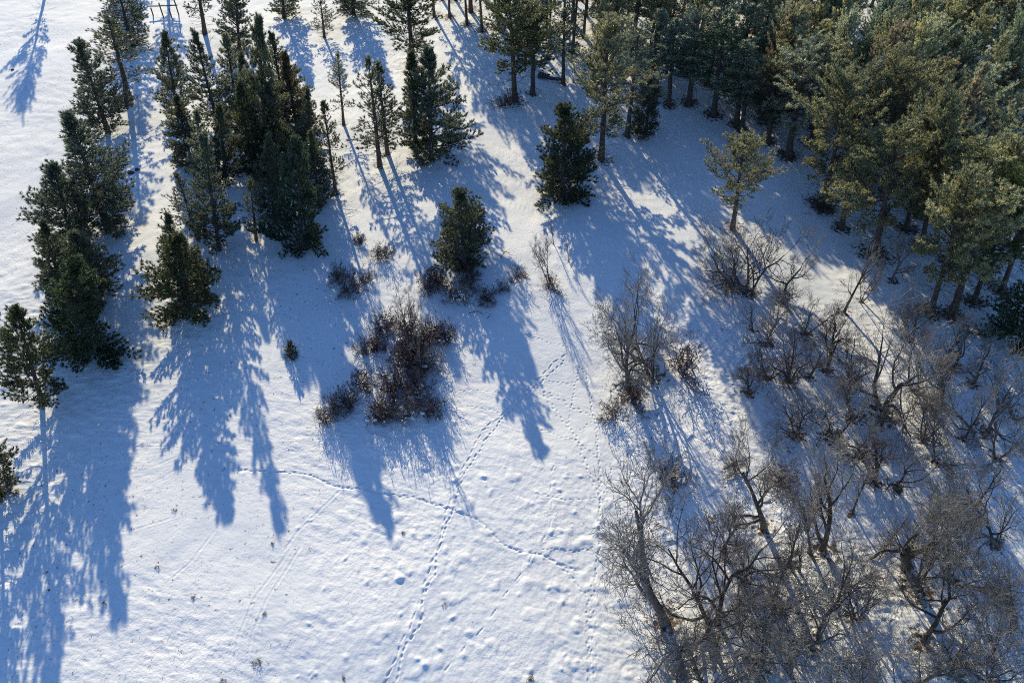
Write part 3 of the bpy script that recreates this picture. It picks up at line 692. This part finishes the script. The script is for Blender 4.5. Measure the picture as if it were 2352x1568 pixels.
# snags and fallen wood
plant('n', 'dead_snag', 'dead tree', SNAG[0], 2078, 1302, 2080, 1125, 40, 'broken dead trunk standing in shade above the big multi-limbed oak', litter=0.3)
plant('n', 'dead_snag', 'dead tree', SNAG[0], 1836, 1312, 1852, 1262, 20, 'short dead stub leaning on lit snow beside the thin wavy trunk', litter=0.2)
def fallen(name, pts_px, r, label, mat, lift=0.1, seed=1, twigs=6):
    rg = np.random.default_rng(seed)
    pts = np.array([[*P(a, b), lift] for a, b in pts_px]); pts[:, 2] += rg.uniform(0, 0.18, len(pts))
    o = root(name, label, 'fallen wood', (pts[0, 0], pts[0, 1], 0))
    loc = pts-np.array([pts[0, 0], pts[0, 1], 0])
    s = np.linspace(0, 1, 8); x = np.linspace(0, 1, len(loc))
    dense = np.column_stack([np.interp(s, x, loc[:, i]) for i in range(3)])+rg.normal(0, r*0.35, (8, 3))
    v, q = tubes([(dense, r*(1-0.6*s))], 8); part('stem', mesh_np('fallen_stem', v, q, mats=[mat], smooth=True), o)
    if twigs:
        ps = []
        for k in range(twigs):
            p0 = dense[rg.integers(2, 8)]; d = unit(rg.normal(size=3)*[1, 1, .5]+[0, 0, .4]); l = rg.uniform(.3, .9)
            mid = p0+d*l*.5+rg.normal(0, .06, 3)
            ps.append((np.array([p0, mid, p0+d*l]), np.array([r*.35, r*.25, r*.1])))
        v, q = tubes(ps, 5); part('side_branches', mesh_np('fallen_twigs', v, q, mats=[mat]), o)
fallen('fallen_log', [(1238, 182), (1268, 187), (1300, 194)], 0.26, 'dark fallen log lying beside the pale pine trunk at the forest edge', M_STONE, .15, 1, 4)
fallen('fallen_log', [(1240, 176), (1262, 178)], 0.24, 'shorter dark log lying behind the long fallen log', M_STONE, .15, 2, 0)
fallen('fallen_branch', [(2000, 1284), (2030, 1262), (2052, 1228), (2072, 1206)], 0.10, 'long dark fallen branch in the snow left of the broken dead trunk', M_OBARK, .15, 3, 8)
fallen('fallen_branch', [(2082, 1300), (2075, 1275), (2082, 1245)], 0.13, 'thick broken limb propped by the foot of the broken dead trunk', M_OBARK, .2, 4, 3)
fallen('fallen_branch', [(1660, 1085), (1690, 1066), (1712, 1062)], 0.06, 'dead branch lying on snow left of the upright bare oak', M_OBARK, .2, 5, 8)
fallen('fallen_branch', [(1078, 722), (1096, 716), (1110, 724)], 0.035, 'thin curved twig on blue shaded snow right of the thicket', M_OBARK, .1, 6, 3)
fallen('fallen_branch', [(1120, 735), (1128, 726)], 0.035, 'short forked twig poking from shaded snow right of the thicket', M_OBARK, .1, 7, 2)
fallen('fallen_branch', [(1150, 600), (1160, 588), (1172, 590)], 0.04, 'bent twig in the great shadow right of the lone bushy pine', M_OBARK, .1, 8, 4)
fallen('fallen_branch', [(1700, 1300), (1722, 1330)], 0.05, 'dark dead branch on lit snow behind the dense twiggy oak', M_OBARK, .15, 9, 6)
# log fence at the top edge
fo = root('log_fence', 'rough log rail fence of thin poles at the top edge beside the sparse pine', 'fence', (*P(379, 33), 0))
ox, oy = P(379, 33)
def fpos(px, py, z): x, y = P(px, py); return np.array([x-ox, y-oy, z])
for a, b in [((343, 33), (413, 31))]:
    p0 = fpos(*a, 1.0); p1 = fpos(*b, 1.0)
    s = np.linspace(0, 1, 7)[:, None]; pts = p0*(1-s)+p1*s+np.random.default_rng(3).normal(0, .03, (7, 3))
    v, q = tubes([(pts, np.full(7, .075))], 7); part('rail', mesh_np('fence_rail', v, q, mats=[M_WOOD], smooth=True), fo)
for (a, b), hgt in zip([(352, 37), (376, 42), (396, 46), (411, 36)], [1.0, 1.9, 1.4, 2.0]):
    p0 = fpos(a, b, -0.3); s = np.linspace(0, 1, 5)[:, None]
    pts = p0+np.array([0.05, 0.02, hgt+.3])*s
    v, q = tubes([(pts, np.full(5, .085))], 7); part('post', mesh_np('fence_post', v, q, mats=[M_WOOD], smooth=True), fo)

# stones showing through the snow
def stone(px, py, r, label, seed):
    rg = np.random.default_rng(seed)
    nu, nv = 12, 8; V = []
    for j in range(nv+1):
        th = math.pi*j/nv
        for i in range(nu):
            ph = 2*math.pi*i/nu
            k = r*(1+0.18*math.sin(3*ph+seed)+0.14*math.cos(2*th*1.7+ph)+rg.normal(0, .05))
            V.append((k*math.sin(th)*math.cos(ph)*1.25, k*math.sin(th)*math.sin(ph), k*math.cos(th)*0.62))
    Q = [(j*nu+i, j*nu+(i+1) % nu, (j+1)*nu+(i+1) % nu, (j+1)*nu+i) for j in range(nv) for i in range(nu)]
    o = bpy.data.objects.new('stone', mesh_np('stone', np.array(V), np.array(Q), mats=[M_STONE]))
    o.location = (*P(px, py), r*0.2); link(o); o['label'] = label; o['category'] = 'stone'
stone(298, 394, 0.28, 'larger dark stone in the shadow lane right of the tall broad bluish pine', 1)
stone(314, 387, 0.2, 'smaller dark stone just behind the larger one in the shadow lane', 2)
stone(29, 161, 0.16, 'dark stone left of the long separate shadow on the open snow', 3)

# ------------------------------------------------------------------ snow field
def vnoise(x, y, seed):
    xi = np.floor(x).astype(np.int64); yi = np.floor(y).astype(np.int64); fx = x-xi; fy = y-yi
    fx = fx*fx*(3-2*fx); fy = fy*fy*(3-2*fy)
    def h(a, b):
        n = (a*374761393+b*668265263+seed*974711) & 0xffffffff
        n = ((n ^ (n >> 13))*1274126177) & 0xffffffff
        return ((n ^ (n >> 16)) & 0xffff)/65535.0
    return (h(xi, yi)*(1-fx)+h(xi+1, yi)*fx)*(1-fy)+(h(xi, yi+1)*(1-fx)+h(xi+1, yi+1)*fx)*fy
def fbm(x, y, seed, o=4, g=0.5):
    a, s, t = 1.0, 0.0, 0.0
    for i in range(o):
        s = s+a*vnoise(x, y, seed+i*17); t += a; a *= g; x = x*2.03; y = y*2.03
    return s/t-0.5
def axis_coords(lo, hi, fine, a, b, lim, cap0, cap_in):
    mid = np.arange(lo, hi, fine)
    out, d, p = [], fine, hi
    while p < b: out.append(p); d = min(d*1.03, cap0); p += d
    while p < lim: out.append(p); d *= 1.25; p += d
    out.append(lim)
    neg, d, p = [], fine, lo
    while p > a: d = min(d*1.03, cap_in); p -= d; neg.append(p)
    while p > -lim: d *= 1.25; p -= d; neg.append(p)
    return np.array(neg[::-1]+list(mid)+out)
gx = axis_coords(-22, 20, 0.058, -80, 75, 2500, 0.26, 0.24)
gy = axis_coords(12.0, 42, 0.058, 8, 112, 2500, 0.28, 0.3)
X, Y = np.meshgrid(gx, gy)
near = (np.abs(X) < 120) & (Y > -20) & (Y < 160)
Z = fbm(X*0.06, Y*0.06, 3, 3)*0.9
Z += fbm(X*0.45, Y*0.45, 5, 4)*0.13
wx = X*0.94-Y*0.34; wy = X*0.34+Y*0.94                       # wind-packed ripples
Z += fbm(wx*1.1, wy*2.6, 9, 4, 0.55)*0.10*np.clip(0.7+2.6*fbm(X*0.13, Y*0.13, 83, 3), 0.1, 1.6)
# rough, trampled ground with grass under the oaks, lumps on the meadow
rough = np.clip((X-(5.5+0.06*(Y-20)+3.0*fbm(Y*0.25, Y*0+3.1, 21)))/2.2, 0, 1)*np.clip((48-Y)/8, 0, 1)
rough = np.maximum(rough, np.clip((X-20)/4, 0, 1)*np.clip((60-Y)/10, 0, 1)*0.7)
Z += rough*(fbm(X*2.4, Y*2.4, 31, 3, 0.6)*0.34*np.clip(0.55+1.6*fbm(X*.22, Y*.22, 63, 3), 0.1, 1.3))
left = np.clip((-23-X)/6, 0, 1)*np.clip((58-Y)/10, 0, 1)
Z += left*fbm(X*2.6, Y*2.6, 37, 3, 0.55)*0.16
mead = np.clip((X+16)/8, 0, 1)*np.clip((33-Y)/8, 0, 1)
lum = fbm(X*1.05, Y*1.05, 41, 2); Z += mead*np.clip(lum-0.10, 0, 1)*0.34+mead*fbm(X*3.4, Y*3.4, 91, 2)*0.05
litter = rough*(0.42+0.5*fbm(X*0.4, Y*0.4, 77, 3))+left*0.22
def window(cx, cy, r):
    i0, i1 = np.searchsorted(gx, [cx-r, cx+r]); j0, j1 = np.searchsorted(gy, [cy-r, cy+r])
    return slice(j0, j1), slice(i0, i1)
def stamp(cx, cy, ang, ln, wd, dep, rim=0.3):
    wd = wd*0.72; ln = ln*0.9
    s = window(cx, cy, ln*2.4); dx = X[s]-cx; dy = Y[s]-cy
    if dx.size == 0: return
    a = dx*math.cos(ang)+dy*math.sin(ang); b = -dx*math.sin(ang)+dy*math.cos(ang)
    d = np.sqrt((a/(ln*0.5))**2+(b/(wd*0.5))**2)
    dep *= 0.37; Z[s] += -dep/(1+np.exp((d-1.0)*7))+rim*dep*np.exp(-((d-1.55)/0.4)**2)
rg = np.random.default_rng(77)
def trail(pts, step, ln, wd, dep, side=0.0, trough=0.0, jit=0.04):
    w_ = np.array([P(a, b) for a, b in pts]); sl = np.linalg.norm(np.diff(w_, axis=0), axis=1); cu = np.concatenate([[0], np.cumsum(sl)])
    s, k = 0.0, 0
    while s < cu[-1]:
        x = np.interp(s, cu, w_[:, 0]); y = np.interp(s, cu, w_[:, 1]); x2 = np.interp(s+.3, cu, w_[:, 0]); y2 = np.interp(s+.3, cu, w_[:, 1])
        if s+.3 > cu[-1]: break
        a = math.atan2(y2-y, x2-x); sg = side*(1 if k % 2 else -1)
        stamp(x-math.sin(a)*sg+rg.normal(0, jit), y+math.cos(a)*sg+rg.normal(0, jit), a+rg.normal(0, .12), ln*rg.uniform(.85, 1.15), wd*rg.uniform(.9, 1.1), dep*rg.uniform(.8, 1.15))
        if trough: stamp(x, y, a, step*1.6, wd*2.0, trough, 0.15)
        s += step*rg.uniform(.88, 1.12); k += 1
def c8(l): return [(a/3+784, b/3+1045) for a, b in l]
def c5(l): return [(a/3+784, b/3+523) for a, b in l]
def c7(l): return [(a/3, b/3+1045) for a, b in l]
def c2(l): return [(a/3+784, b/3) for a, b in l]
A1 = c8([(300, 1660), (390, 1530), (400, 1450), (430, 1330), (470, 1250), (530, 1180), (565, 1090), (550, 1050), (570, 970), (600, 890), (640, 830), (650, 770), (655, 690), (680, 600), (700, 540), (720, 470), (765, 380), (780, 320), (800, 250), (815, 190), (840, 130), (870, 80), (920, 0)])+c5([(960, 1500), (1010, 1420), (1060, 1370), (1100, 1310), (1160, 1260), (1200, 1215), (1300, 1110), (1400, 1030), (1490, 950), (1580, 880)])
A2 = c8([(270, 1660), (310, 1550), (345, 1450), (390, 1370), (420, 1270), (475, 1180), (500, 1090), (550, 980), (565, 900), (600, 810), (625, 730), (660, 650), (670, 560), (700, 490), (715, 390), (745, 330), (765, 240), (800, 190), (825, 110), (855, 40), (885, 0)])+c5([(920, 1480), (950, 1420), (990, 1370), (1020, 1330), (1080, 1300), (1150, 1235), (1290, 1080), (1390, 1000), (1470, 920), (1560, 860)])
trail(A1, 0.40, 0.36, 0.19, 0.13); trail(A2, 0.72, 0.58, 0.17, 0.13)
B = c7([(930, 1495-1090), (1100, 1497-1090)])[:0]
TB = [(312, 1021), (366, 1021), (400, 1024), (437, 1031)]
trail(TB, 0.36, 0.26, 0.15, 0.09)
trail(c7([(1660, 90), (1850, 105), (2030, 110), (2150, 130), (2250, 180), (2350, 215)])+c8([(0, 210), (150, 225), (330, 262), (470, 270), (600, 310), (720, 350), (800, 385), (930, 430), (1000, 480), (1060, 550), (1150, 630), (1250, 655), (1400, 680), (1500, 740), (1600, 775), (1690, 785)]), 0.34, 0.30, 0.17, 0.11, 0.03, 0.05)
trail(c7([(900, 160), (1000, 130), (1100, 95), (1210, 85), (1350, 75), (1660, 90)]), 0.40, 0.2, 0.12, 0.05)
trail(c8([(1500, 740), (1600, 850), (1700, 980), (1705, 1100), (1700, 1250), (1712, 1400), (1712, 1580)]), 0.27, 0.24, 0.16, 0.10, 0.07, 0.03)
trail(c8([(1740, 900), (1735, 1100), (1745, 1300), (1760, 1560)]), 0.33, 0.24, 0.16, 0.10, 0.1)
trail(c8([(1390, 640), (1500, 640), (1600, 655), (1690, 640), (1770, 630)]), 0.30, 0.26, 0.15, 0.09)
trail(c8([(1400, 270), (1550, 305), (1650, 300), (1750, 290), (1850, 310), (2000, 370)]), 0.30, 0.26, 0.15, 0.09)
trail(c5([(1640, 950), (1690, 1000), (1720, 1160), (1730, 1260), (1760, 1350), (1770, 1560)])+c8([(1785, 100), (1785, 300), (1775, 480), (1780, 640), (1740, 900)]), 0.30, 0.27, 0.15, 0.11, 0.05, 0.03)
trail(c5([(730, 1120), (850, 1108), (950, 1110), (1080, 1120), (1160, 1136)]), 0.34, 0.28, 0.14, 0.08)
trail(c5([(720, 1150), (800, 1210), (950, 1225), (1050, 1250), (1130, 1275)]), 0.34, 0.28, 0.14, 0.08)
trail(c5([(1330, 755), (1450, 790), (1580, 825)]), 0.36, 0.26, 0.14, 0.08)
trail(c5([(1370, 1100), (1450, 1200), (1500, 1280), (1570, 1360), (1620, 1430), (1660, 1560)])+c8([(1690, 80), (1760, 230), (1800, 290)]), 0.33, 0.28, 0.16, 0.11, 0.08)
trail(c5([(1310, 1050), (1390, 1110), (1500, 1160), (1600, 1220), (1700, 1270), (1800, 1320)]), 0.33, 0.28, 0.16, 0.11, 0.08)
trail(c5([(1640, 950), (1600, 1150), (1580, 1250), (1570, 1360), (1550, 1420)]), 0.33, 0.26, 0.15, 0.10)
trail(c5([(1360, 1370), (1500, 1420), (1620, 1460), (1720, 1530), (1800, 1600)]), 0.33, 0.26, 0.15, 0.09)
trail(c5([(1720, 1330), (1670, 1370), (1620, 1410)]), 0.33, 0.26, 0.15, 0.09)
trail(c5([(1440, 1040), (1540, 1060), (1640, 1055)]), 0.33, 0.26, 0.15, 0.08)
trail(c8([(1860, 60), (1830, 220), (1800, 290)]), 0.33, 0.26, 0.15, 0.1)
trail(c2([(1100, 1258), (1200, 1264), (1290, 1272)]), 0.5, 0.4, 0.2, 0.1); trail(c2([(1120, 1388), (1250, 1440), (1390, 1472)]), 0.5, 0.4, 0.2, 0.1)
for a, b, a2, b2 in [(1465, 70, 1450, 105), (1450, 190, 1440, 240), (1452, 310, 1452, 360), (1448, 440, 1440, 480), (1405, 550, 1385, 585), (1315, 690, 1300, 720), (1232, 815, 1210, 845), (1150, 925, 1120, 960), (1060, 1065, 1040, 1095), (970, 1190, 940, 1225), (850, 1315, 825, 1350), (750, 1430, 715, 1475)]:
    p0 = P(*c8([(a, b)])[0]); p1 = P(*c8([(a2, b2)])[0])
    stamp((p0[0]+p1[0])/2, (p0[1]+p1[1])/2, math.atan2(p1[1]-p0[1], p1[0]-p0[0]), 0.75, 0.16, 0.09)
# faint old sled ruts, half filled
for l in [[(1960, 700), (1750, 1000), (1640, 1280), (1625, 1400)], [(2060, 640), (1840, 1000), (1740, 1250), (1710, 1400)], [(2330, 240), (2050, 520), (1950, 660)], [(1450, 550), (1310, 740), (1150, 880)],
          [(1230, 80), (1050, 180), (900, 290)], [(1200, 10), (1000, 90), (900, 190)], [(1150, 440), (900, 520)]]:
    pts = np.array([P(*q) for q in c7(l)]); sl = np.linalg.norm(np.diff(pts, axis=0), axis=1); cu = np.concatenate([[0], np.cumsum(sl)])
    for s in np.arange(0, cu[-1], 0.5):
        x = np.interp(s, cu, pts[:, 0]); y = np.interp(s, cu, pts[:, 1]); a = math.atan2(np.interp(s+.3, cu, pts[:, 1])-y, np.interp(s+.3, cu, pts[:, 0])-x)
        stamp(x, y, a, 1.1, 0.28, 0.022, 0.7)
# humps of snow-covered tussocks on the meadow
for k in range(95):
    px = rg.uniform(880, 1420); py = rg.uniform(1060, 1600)
    if rg.random() < 0.25: px = rg.uniform(640, 1000); py = rg.uniform(1180, 1600)
    x, y = P(px, py); r = rg.uniform(0.08, 0.23); s = window(x, y, r*4)
    e = rg.uniform(0.7, 1.5); th = rg.uniform(0, 3.1)
    dx = X[s]-x; dy = Y[s]-y; a = dx*math.cos(th)+dy*math.sin(th); b = -dx*math.sin(th)+dy*math.cos(th)
    Z[s] += rg.uniform(0.25, 0.55)*r*np.exp(-((a/e)**2+(b*e)**2)/r**2)-0.05*r*np.exp(-((dx)**2+(dy+r*1.2)**2)/(r*r*0.8))
# needle litter, shallow wells round stems
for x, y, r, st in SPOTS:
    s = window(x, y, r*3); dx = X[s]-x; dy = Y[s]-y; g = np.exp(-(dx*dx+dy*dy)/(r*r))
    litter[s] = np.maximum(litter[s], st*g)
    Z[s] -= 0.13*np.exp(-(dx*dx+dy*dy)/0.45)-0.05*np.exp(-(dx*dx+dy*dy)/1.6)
fx_, fy_ = EDGE[:, 0], EDGE[:, 1]
depth_in = (Y-np.interp(X, fx_, fy_))*np.where((X > fx_.min()-2), 1, -1)
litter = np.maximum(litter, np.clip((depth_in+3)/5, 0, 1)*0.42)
Z = np.where(near, Z, fbm(X*0.06, Y*0.06, 3, 3)*0.9)
Z -= 0.05
ny, nx = X.shape
idx = np.arange(nx*ny).reshape(ny, nx)
quads = np.stack([idx[:-1, :-1], idx[:-1, 1:], idx[1:, 1:], idx[1:, :-1]], -1).reshape(-1, 4)
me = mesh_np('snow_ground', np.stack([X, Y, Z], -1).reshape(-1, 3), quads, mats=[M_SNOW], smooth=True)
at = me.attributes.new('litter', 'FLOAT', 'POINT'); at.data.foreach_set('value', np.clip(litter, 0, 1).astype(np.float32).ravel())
g = bpy.data.objects.new('ground', me); g['kind'] = 'structure'; link(g)
def gz(x, y):
    i = min(max(np.searchsorted(gx, x), 1), nx-1); j = min(max(np.searchsorted(gy, y), 1), ny-1)
    return float(Z[j, i])
for o in [o for o in scn.objects if o.parent is None and o.type in {'EMPTY', 'MESH'} and o is not g]:
    o.location.z += gz(o.location.x, o.location.y)

# ------------------------------------------------------------------ grass poking through the snow
rq = np.random.default_rng(99)
def tuft_geo(n, spread, l0, l1, wid):
    pos = np.column_stack([rq.normal(0, spread, (n, 2)), np.full(n, -0.03)])
    d = unit(np.column_stack([rq.normal(0, .55, (n, 2)), np.ones(n)]))
    return blades(rq, pos, d, 1, l0, l1, wid, 0.25)
V_, Q_, off = [], [], 0
def scatter(px, py, n, spread, l0=.10, l1=.32, wid=.022, patch=0.02):
    global off
    x, y = P(px, py)
    if float(fbm(np.array([x*.35]), np.array([y*.35]), 55, 3)[0]) < patch*(2 if px < 1300 else -3): return
    v, q = tuft_geo(n, spread, l0, l1, wid)
    v = v+np.array([x, y, gz(x, y)+0.02]); V_.append(v); Q_.append(q+off); off += len(v)
for k in range(1500):      # under the oaks
    px = rq.uniform(1360, 2352); py = rq.uniform(640, 1580)
    if px < 1380+90*rq.random() or (px-1380)*0.75 < (900-py)*rq.uniform(.4, 1.0): continue
    scatter(px, py, rq.integers(4, 14), rq.uniform(.05, .3))
for k in range(150): scatter(rq.normal(300, 120) % 700, rq.uniform(560, 1150), rq.integers(2, 7), rq.uniform(.03, .15), .08, .22)
for k in range(120): scatter(rq.normal(130, 40), rq.normal(850, 70), rq.integers(3, 9), rq.uniform(.05, .2), .1, .3)
for k in range(170): scatter(rq.uniform(0, 420), rq.uniform(1080, 1568), rq.integers(2, 8), rq.uniform(.03, .16), .08, .25)
for k in range(130): scatter(rq.uniform(300, 1380), rq.uniform(1000, 1568), rq.integers(1, 5), rq.uniform(.02, .12), .06, .2)
for k in range(200): scatter(rq.uniform(900, 1400), rq.uniform(1150, 1568), rq.integers(1, 5), rq.uniform(.02, .1), .05, .16)
for k in range(500): scatter(1385+abs(rq.normal(0, 60)), rq.uniform(860, 1568), rq.integers(2, 8), rq.uniform(.04, .2), .1, .3)
for k in range(160): scatter(rq.normal(1240, 45), rq.normal(640, 60), rq.integers(2, 6), rq.uniform(.03, .15), .08, .25)
for k in range(90): scatter(rq.normal(900, 70), rq.normal(400, 20), rq.integers(3, 9), rq.uniform(.05, .2), .1, .3)
for k in range(40): scatter(rq.uniform(0, 420), rq.uniform(20, 260), rq.integers(1, 5), rq.uniform(.03, .2), .1, .3)
gr = bpy.data.objects.new('grass', mesh_np('grass', np.concatenate(V_), np.concatenate(Q_), mats=[M_GRASS])); gr['kind'] = 'stuff'; link(gr)
# separate withered weeds one can point to
TUFTS = [(594, 1522, 'largest dry weed clump near the bottom edge of the snowy meadow'), (447, 1372, 'dark withered weed stalk alone left of the meadow middle'),
         (624, 1246, 'spider-like dry weed below the long pointed tree shadow'), (925, 1217, 'arched dry weed just below a pointed shadow tip'),
         (515, 1563, 'dark weed tuft at the bottom edge left of the largest clump'), (362, 1304, 'small dry weed right of the longest left shadow tip'),
         (610, 1412, 'dry weed with dark pits beside it along the old sled ruts'), (240, 1388, 'dry stalks beside the last spike of the left shadow'),
         (1020, 1386, 'thin grey weed spray right of the double footprint track'), (790, 1552, 'dark weed at the bottom edge left of the double footprint track'),
         (1215, 1556, 'dark twiggy weed in a snow hollow at the bottom edge'), (400, 1170, 'single thin stalk on the lit snow between two long shadows')]
for i, (px, py, lab) in enumerate(TUFTS):
    x, y = P(px, py); big = i in (0, 10)
    pr = bare_tree(300+i, 1.0, 0.5, 2, 0.35, 0.34, upright=0.2, mats=(M_SHRUB, M_SHRUB), split=0.2, thick=0.5, tmin=0.012)
    o = root('dry_weed', lab, 'weed', (x, y, gz(x, y)), 'withered weeds on the meadow')
    o.scale = (0.34 if big else 0.2,)*3
    part('stems', pr['trunk'], o); part('twigs', pr['crown'], o)
print('objects', len(scn.objects), 'ground', nx, ny, 'placed', len(PLACED))
print('proto', [p['nt'] for p in CONE+DENSE+SPARSE+BIG+WOOD], [p['nt'] for p in TWIGGY+SPREAD+GNARL+SLIM+SHRUB])
